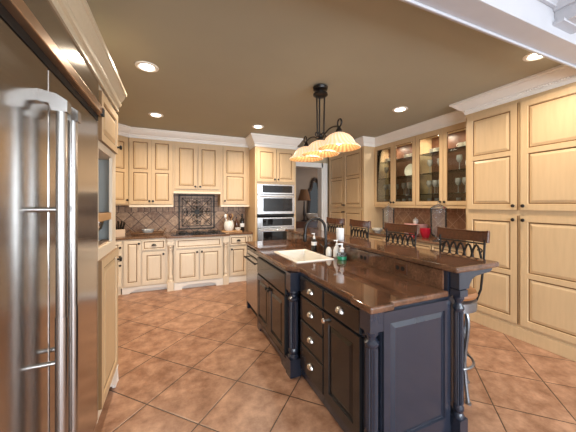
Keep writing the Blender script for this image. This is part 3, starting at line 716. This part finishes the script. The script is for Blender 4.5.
# ------------------------------------------------------------------ island
IX = .975                                            # plane of the near door fronts; sink section stands proud
isl = thing('kitchen_island', 'long black island with turned corner columns and a raised bar side', 'kitchen island', (0, 0, 0))
mb = MB()
mb.box(IX, 1.20, .09, 1.56, 2.02, .874); mb.box(1.03, 1.14, .09, 1.56, 1.20, .874)
mb.box(.905, 2.14, .09, 1.56, 3.025, .66); mb.box(1.0, 2.02, .09, 1.56, 2.14, .66); mb.box(.905, 2.14, .66, .98, 3.025, .874); mb.box(1.0, 2.02, .66, 1.56, 2.12, .874); mb.box(.98, 2.90, .66, 1.56, 3.025, .874); mb.box(1.46, 2.12, .66, 1.56, 2.90, .874)
mb.box(1.56, 1.14, .0, 1.665, 3.70, 1.035); mb.box(.935, 3.645, 0, 1.56, 3.70, .874); mb.box(1.03, 1.2, 0, 1.56, 3.0, .09)
mb.box(.955, 2.15, 0, 1.03, 3.0, .09)
mb.build('body', 'island_paint_daylit', isl)
IM = ('island_paint_floorlit', 'black_gap')
def isl_front(y1, w, z0, h, panels, x=IX, name='door', raised=True):
    o = front(w, h, panels, mats=IM, parent=isl, loc=(x, y1, z0), name=name, gl=.008, raised=raised); o.rotation_euler = (0, 0, R(-90))
    if not panels: b_ = o.modifiers.new('bevel', 'BEVEL'); b_.width = .006; b_.segments = 2
    return o
d = isl_front(1.615, .39, .715, .137, [], name='drawer', raised=False); cup_pull(d, .195, .07)
d = isl_front(1.615, .39, .11, .59, fr(.39, .59, .06)); knob(d, .035, .545, mat_='satin_nickel')
for z0, z1 in ((.71, .852), (.515, .698), (.325, .503), (.11, .313)):
    d = isl_front(1.995, .365, z0, z1-z0, [], name='drawer', raised=False); cup_pull(d, .182, (z1-z0)/2)
isl_front(3.005, .85, .655, .18, [], x=.905, name='false_drawer', raised=False)
for y1, k in ((3.005, .385), (2.582, .03)):
    d = isl_front(y1, .415, .12, .52, fr(.415, .52, .055), x=.905); knob(d, k, .46, mat_='bronze')
# scalloped toe board under the sink doors
mb = MB(); mb.prism([(2.16, .10), (3.025, .10), (3.025, 0), (2.93, 0), (2.92, .03), (2.86, .055), (2.33, .055), (2.27, .03), (2.26, 0), (2.16, 0)], .895, .915, 'x'); mb.build('toe_board', 'island_paint_daylit', isl)
mb = MB(); mb.box(IX+.005, 1.22, .02, IX+.03, 2.02, .10); mb.build('toe_board', 'island_paint_daylit', isl)
def column(x, y, bw, blk=.74, base=.0, top=.874):
    mb = MB()
    mb.box(x-bw, y-bw, blk, x+bw, y+bw, top); mb.box(x-bw, y-bw, base, x+bw, y+bw, .15)
    r = bw*.92
    prof = [(r, .15), (r, .165), (r*.72, .18), (r*.95, .20), (r*.95, .215), (r*.78, .228), (r*.86, .235), (r*.86, blk-.10), (r*.78, blk-.092), (r*1.0, blk-.078), (r*1.0, blk-.066), (r*.66, blk-.052), (r*.66, blk-.035), (r*.98, blk-.018), (r*.98, blk)]
    mb.lathe(prof, (x, y, 0), 28, flute=.22, frange=(6, 7))
    return mb.build('turned_column', 'island_paint_daylit', isl, smooth=True)
column(.988, 1.164, .044, .768); column(.934, 2.082, .05, .72, top=.874); column(1.602, 1.100, .034, .89, top=.93)
# end panel facing the camera
o = front(.52, .775, [(.045, .06, .475, .715)], mats=('island_paint_daylit', 'island_paint_daylit'), parent=isl, loc=(1.035, 1.14, .09), name='end_panel', gl=.006)
MB().box(1.03, 1.125, 0, 1.60, 1.16, .09).build('base_moulding', 'island_paint_daylit', isl, bevel=.006)
# bracket that carries the bar overhang
mb = MB(); mb.prism([(1.575, 1.04), (1.575, .93), (1.665, .93), (1.672, .955), (1.695, .985), (1.73, 1.0), (1.80, 1.008), (1.86, 1.012), (1.885, 1.02), (1.90, 1.04)], 1.075, 1.14, 'y')
mb.build('bar_bracket', 'island_paint_daylit', isl, bevel=.004)
mb = MB(); mb.prism([(1.665, 1.035), (1.665, .93), (1.672, .955), (1.695, .985), (1.73, 1.0), (1.80, 1.008), (1.885, 1.02), (1.90, 1.035)], 3.58, 3.64, 'y')
mb.build('bar_bracket', 'island_paint_daylit', isl, bevel=.004)
MB().box(1.545, 1.165, .9145, 1.559, 3.69, 1.034).build('granite_riser', 'granite', isl)
# worktop
SX0, SX1, SY0, SY1 = 1.03, 1.41, 2.21, 2.80
outl = [(.93, 1.10), (1.095, 1.10), (1.095, 1.13), (1.559, 1.13), (1.559, 3.74), (.93, 3.74), (.93, 3.06), (.878, 3.02), (.878, 2.11), (.965, 2.02), (.955, 1.29), (.93, 1.28)]
hole = [(SX0, SY0), (SX1, SY0), (SX1, SY1), (SX0, SY1)]
o = slab(MB(), outl, .8755, .914, [hole]).build('island_worktop', 'granite', bevel=.011, seg=3); tag(o, 'polished brown granite worktop of the island around the sink', 'worktop')
o = slab(MB(), [(1.52, 1.055), (1.93, 1.055), (1.945, 1.07), (1.945, 3.69), (1.93, 3.705), (1.52, 3.705)], 1.0405, 1.076).build('raised_countertop', 'granite', bevel=.012, seg=3); tag(o, 'raised polished granite counter along the stool side of the island', 'countertop')
# sink
mb = MB()
def ring(x0, x1, y0, y1, z): return [mb.bm.verts.new(p) for p in ((x0, y0, z), (x1, y0, z), (x1, y1, z), (x0, y1, z))]
L = [ring(SX0-.012, SX1+.012, SY0-.012, SY1+.012, .9145), ring(SX0-.008, SX1+.008, SY0-.008, SY1+.008, .925), ring(SX0+.022, SX1-.022, SY0+.022, SY1-.022, .925),
     ring(SX0+.03, SX1-.03, SY0+.03, SY1-.03, .915), ring(SX0+.055, SX1-.055, SY0+.055, SY1-.055, .72), ]
for a, b in zip(L, L[1:]):
    for i in range(4): mb.face([a[i], a[(i+1) % 4], b[(i+1) % 4], b[i]])
mb.face(L[-1])
snk = thing('sink', 'white porcelain drop-in sink in the island worktop', 'sink')
mb.build('basin', 'porcelain', snk, bevel=.008, seg=3)
MB().lathe([(.04, 0), (.038, .004), (.01, .002), (0, .002)], (1.225, 2.5, .721), 20).build('drain', 'satin_nickel', snk, smooth=True)
# faucet
fa = thing('faucet', 'dark bronze gooseneck faucet arching over the white sink', 'faucet', (1.47, 2.44, .9145))
MB().lathe([(.034, 0), (.034, .008), (.026, .02), (.022, .09), (.018, .10), (0, .10)], n=20).build('base', 'bronze', fa, smooth=True)
cx, ra = -.118, .118
arc = [(cx + ra*math.cos(a), .012, .268 + ra*math.sin(a)) for a in [PI*i/16*1.05 for i in range(17)]]
MB().tube([(0, .0, .05), (0, .006, .2)] + arc + [(arc[-1][0]-.005, .012, .225)], .0145, 14).build('gooseneck', 'bronze', fa, smooth=True)
MB().lathe([(.016, .24), (.021, .22), (.021, .165), (.017, .15), (0, .15)], (arc[-1][0]-.008, .012, 0), 16).build('spray_head', 'bronze', fa, smooth=True)
MB().tube([(0, .02, .065), (.0, .05, .075), (-.01, .11, .10)], .008, 8).build('lever', 'bronze', fa, smooth=True)
# soap bottles
t = thing('soap_bottle', 'dark bottle with a white pump behind the faucet', 'bottle', (1.46, 2.68, .9145))
MB().lathe([(.03, 0), (.032, .005), (.032, .11), (.024, .13), (.014, .14), (0, .14)], n=18).build('bottle', 'dark_bottle', t, smooth=True)
MB().lathe([(.0325, .07), (.0325, .11)], n=18).build('paper_label', 'white_plastic', t); MB().lathe([(.013, .14), (.013, .165), (.006, .17), (.006, .20), (0, .20)], n=12).box(-.03, -.006, .195, .008, .006, .205).build('pump', 'white_plastic', t, smooth=True)
t = thing('soap_bottle', 'taller white pump bottle beside the faucet', 'bottle', (1.503, 2.285, .9145))
MB().lathe([(.03, 0), (.036, .006), (.036, .07), (.026, .10), (.016, .115), (0, .115)], n=20).build('bottle', 'white_plastic', t, smooth=True)
MB().lathe([(.014, .115), (.014, .135), (.006, .14), (.006, .17), (0, .17)], n=12).box(-.034, -.006, .165, .008, .006, .175).build('pump', 'white_plastic', t, smooth=True)
t = MB().lathe([(.026, 0), (.03, .005), (.03, .06), (.02, .085), (.008, .095), (0, .095)], n=18).build('soap_bottle', 'porcelain', None, (1.465, 2.375, .9145), smooth=True); tag(t, 'short white capped bottle left of the taller pump bottle', 'bottle')
t = thing('dish_soap_dispenser', 'clear dispenser with green liquid and white pump on the worktop', 'bottle', (1.485, 2.17, .9145))
MB().lathe([(.042, 0), (.046, .005), (.046, .035), (0, .035)], n=22).build('green_liquid', 'green_soap', t, smooth=True)
MB().lathe([(.0465, .036), (.046, .06), (.02, .075), (0, .075)], n=22).build('bottle', 'jar_glass', t, smooth=True)
MB().lathe([(.02, .07), (.02, .10), (.028, .105), (.012, .12), (.008, .15), (0, .15)], n=14).box(-.045, -.007, .145, .01, .007, .158).build('pump', 'white_plastic', t, smooth=True)
t = MB().lathe([(.036, 0), (.04, .005), (.042, .12), (.038, .12), (.035, .01), (0, .008)], n=22).build('white_tumbler', 'white_plastic', None, (1.60, 2.37, 1.0765), smooth=True); tag(t, 'white tumbler standing on the raised bar top', 'tumbler')
# outlets on the riser
for y, lb in ((1.92, 'black electrical outlet on the granite riser nearer the soap bottles'), (1.50, 'black electrical outlet on the granite riser nearer the bar end')):
    t = thing('electrical_outlet', lb, 'outlet', (1.545, y, .975), R(-90), 'outlets on the granite riser')
    MB().box(-.06, -.006, -.037, .06, 0, .037).build('plate', 'dark_wood', t, bevel=.003)
    for x in (-.025, .025): MB().lathe([(.017, -.006), (.017, -.009), (0, -.009)], (x, 0, 0), 16, 'y').build('socket', 'black_gap', t)
# dishwasher
dw = thing('dishwasher', 'stainless steel dishwasher at the far end of the island', 'dishwasher', (.925, 3.635, 0), R(-90))
MB().box(0, .03, .09, .6, .55, .87).build('body', 'black_gap', dw); MB().box(.01, .05, 0, .59, .5, .09).build('toe_panel', 'black_gap', dw)
d = MB().box(0, 0, .11, .6, .03, .765).build('door', 'steel_brushed', dw, bevel=.004)
hm = MB().tube([(.04, -.045, .735), (.56, -.045, .735)], .012, 12)
for x in (.06, .54): hm.lathe([(.008, 0), (.008, -.045)], (x, 0, .735), 8, 'y')
hm.build('handle', 'bronze', d, smooth=True)
c_ = MB().box(0, 0, .77, .6, .03, .868).build('control_panel', 'black_glass', dw, bevel=.003)
MB().box(.05, -.003, .79, .55, 0, .83).build('button_strip', 'steel_brushed', c_)

# ------------------------------------------------------------------ bar stools
def stool():
    t = thing('bar_stool', 'x', 'bar stool', (2.0, 1.45, 0), 0, 'bar stools along the raised bar')
    # local: faces -x (towards the bar); back is at +x
    sm = MB().lathe([(.17, .735), (.195, .745), (.205, .765), (.195, .79), (.12, .805), (0, .81)], n=32); sm.build('seat', 'seat_leather', t, smooth=True)
    am = MB().lathe([(.165, .65), (.20, .655), (.20, .72), (.175, .735), (.165, .735)], n=32); am.build('seat_apron', 'iron_silver', t, smooth=True)
    for k in range(4):
        a = -1.75 + k*PI/2; c_, s_ = math.cos(a), math.sin(a)
        P = lambda r, z: (c_*r, s_*r, z)
        lm = MB(); lm.tube(bez(P(.17, .67), P(.235, .58), P(.15, .40), P(.165, .22), 12) + bez(P(.165, .22), P(.175, .12), P(.185, .06), P(.195, .012), 8)[1:], .013, 8)
        lm.tube(bez(P(.13, .66), P(.10, .55), P(.20, .42), P(.165, .25), 12), .008, 8)
        lm.lathe([(.02, 0), (.02, .012), (0, .014)], P(.197, 0), 10); lm.build('leg', 'iron_silver', t, smooth=True)
    MB().tube([(.178*math.cos(2*PI*i/28), .178*math.sin(2*PI*i/28), .24) for i in range(29)], .009, 8).build('foot_ring', 'iron_silver', t, smooth=True)
    X = lambda z: .15 + (z - .70) * .02 / .5
    for s1 in (-1, 1):
        MB().tube([(.15, s1*.12, .66), (X(.8), s1*.165, .80), (X(1.0), s1*.18, 1.0), (X(1.16), s1*.185, 1.18)], .0085, 8).build('back_post', 'iron', t, smooth=True)
    mb = MB(); n = 14; rows = []
    for i in range(n + 1):
        y = -.212 + .424*i/n; bow = .035*(1 - (2*i/n - 1)**2); x = X(1.2) + bow; th = .014
        e = .012*abs(2*i/n - 1)**4
        sec = [(x-th, 1.155), (x+th, 1.155), (x+th+.006, 1.225+e), (x+th-.002, 1.238+e), (x-th+.002, 1.238+e), (x-th+.006, 1.225+e)]
        rows.append([mb.bm.verts.new((a, y, b)) for a, b in sec])
    for a, b in zip(rows, rows[1:]):
        for k in range(6): mb.face([a[k], a[(k+1) % 6], b[(k+1) % 6], b[k]])
    mb.face(rows[0]); mb.face(list(reversed(rows[-1])))
    mb.build('top_rail', 'dark_wood', t, bevel=.004)
    lm = MB(); zb, zt = .95, 1.13
    for k in range(-2, 3):
        y0 = k*.062
        lm.tube([(X(z), y0 - .05 + .10*u, z) for u, z in [(i/12, zb + (zt - zb)*math.sin(PI*i/12)**.8) for i in range(13)]], .009, 6)
    for z in (.955, 1.145): lm.tube([(X(z), -.19, z), (X(z)+.012, 0, z), (X(z), .19, z)], .007, 6)
    for y in (-.165, .165):
        s1 = 1 if y > 0 else -1
        lm.tube([(X(1.08), y + s1*-.012 + .02*(1 - .7*i/14)*math.cos(2*PI*1.2*i/14), 1.09 + .02*(1 - .7*i/14)*math.sin(2*PI*1.2*i/14)) for i in range(15)], .005, 5)
    lm.build('lattice', 'iron', t)
    return t
st0 = stool()
SL = ['bar stool nearest the camera at the open end of the bar', 'second bar stool from the open bar end', 'third bar stool from the open bar end', 'bar stool farthest along the bar, nearest the doorway']
for k, (y, rz) in enumerate(((1.47, 0), (2.10, .06), (2.79, -.05), (3.34, .04))):
    o = st0 if k == 0 else copy_tree(st0)
    o.location = (2.0, y, 0); o.rotation_euler = (0, 0, rz); o['label'] = SL[k]

# ------------------------------------------------------------------ pendant light
PX, PY = 1.455, 2.53
pl = thing('island_pendant', 'bronze three-shade pendant hanging above the island', 'pendant light', (PX, PY, 0))
MB().lathe([(.02, CEIL-.125), (.06, CEIL-.12), (.08, CEIL-.105), (.076, CEIL-.085), (.03, CEIL-.075), (.03, CEIL-.055), (.076, CEIL-.045), (.082, CEIL-.02), (.06, CEIL), (0, CEIL)], n=28).build('canopy', 'bronze', pl, smooth=True)
for dx, dy in ((-.045, 0), (0, .02), (.045, -.01)):
    mb = MB(); mb.tube([(dx, dy, CEIL-.12), (dx*.8, dy, 2.20)], .0085, 8)
    mb.tube([(dx*.8 + .025*math.cos(PI + 2*PI*1.1*i/14), dy, 2.20 + .025*math.sin(2*PI*1.1*i/14)) for i in range(15)], .006, 6)
    mb.build('rod', 'bronze', pl, smooth=True)
mb = MB(); mb.lathe([(0, 2.06), (.02, 2.07), (.035, 2.11), (.02, 2.15), (.025, 2.19), (0, 2.22)], n=18)
mb.tube(bez((0, 0, 2.12), (0, -.15, 2.26), (0, -.28, 2.22), (0, -.36, 2.19), 12), .009, 8); mb.tube(bez((0, 0, 2.12), (0, .15, 2.26), (0, .28, 2.22), (0, .36, 2.19), 12), .009, 8)
for s1 in (-1, 1):
    mb.tube([(0, s1*(.36 + .045*math.sin(2*PI*.8*i/16)*(1-.4*i/16)), 2.19 + .045*(1 - math.cos(2*PI*.8*i/16))*(1-.3*i/16)) for i in range(17)], .008, 8)
mb.build('scroll_arm', 'bronze', pl, smooth=True)
for dy in (-.355, 0, .34):
    Z = 1.985
    sm_ = MB(); OUT = [(.198, Z), (.203, Z+.006), (.185, Z+.022), (.158, Z+.042), (.145, Z+.065), (.128, Z+.095), (.10, Z+.122), (.062, Z+.142), (.03, Z+.152)]; INN = [(.028, Z+.148), (.06, Z+.137), (.096, Z+.117), (.123, Z+.091), (.140, Z+.062), (.154, Z+.036), (.182, Z+.014)]
    sm_.lathe(OUT + INN[:0], n=40, mi=0); sm_.bm.faces.ensure_lookup_table()
    for f_ in [f for f in sm_.bm.faces if len(f.verts) > 4]: sm_.bm.faces.remove(f_)
    sm_.lathe([OUT[-1]] + INN + [OUT[0]], n=40, mi=1)
    for f_ in [f for f in sm_.bm.faces if len(f.verts) > 4]: sm_.bm.faces.remove(f_)
    sh = sm_.build('lamp_shade', ['amber_shade', 'amber_shade_inside'], pl, (0, dy, 0), smooth=True)
    MB().lathe([(.03, Z+.15), (.032, Z+.17), (.02, Z+.19), (.01, Z+.21), (0, Z+.215)], n=16).build('socket_cap', 'bronze', sh, smooth=True)
    MB().lathe([(0, Z+.03), (.026, Z+.045), (.03, Z+.07), (.015, Z+.11), (0, Z+.12)], n=16).build('bulb', 'bulb', sh, smooth=True)
    l = bpy.data.lights.new('pendant_bulb', 'POINT'); l.energy = BULB_W; l.color = WARM; l.shadow_soft_size = .03
    lo = bpy.data.objects.new('pendant_bulb', l); COL.objects.link(lo); lo.location = (PX, PY + dy, Z + .015)

# set the empties of the island and its sink at their own bases
for o, p in ((isl, (1.3, 2.42, 0)), (snk, (1.22, 2.5, .72))):
    o.location = p
    for c in o.children: c.location = Vector(c.location) - Vector(p)
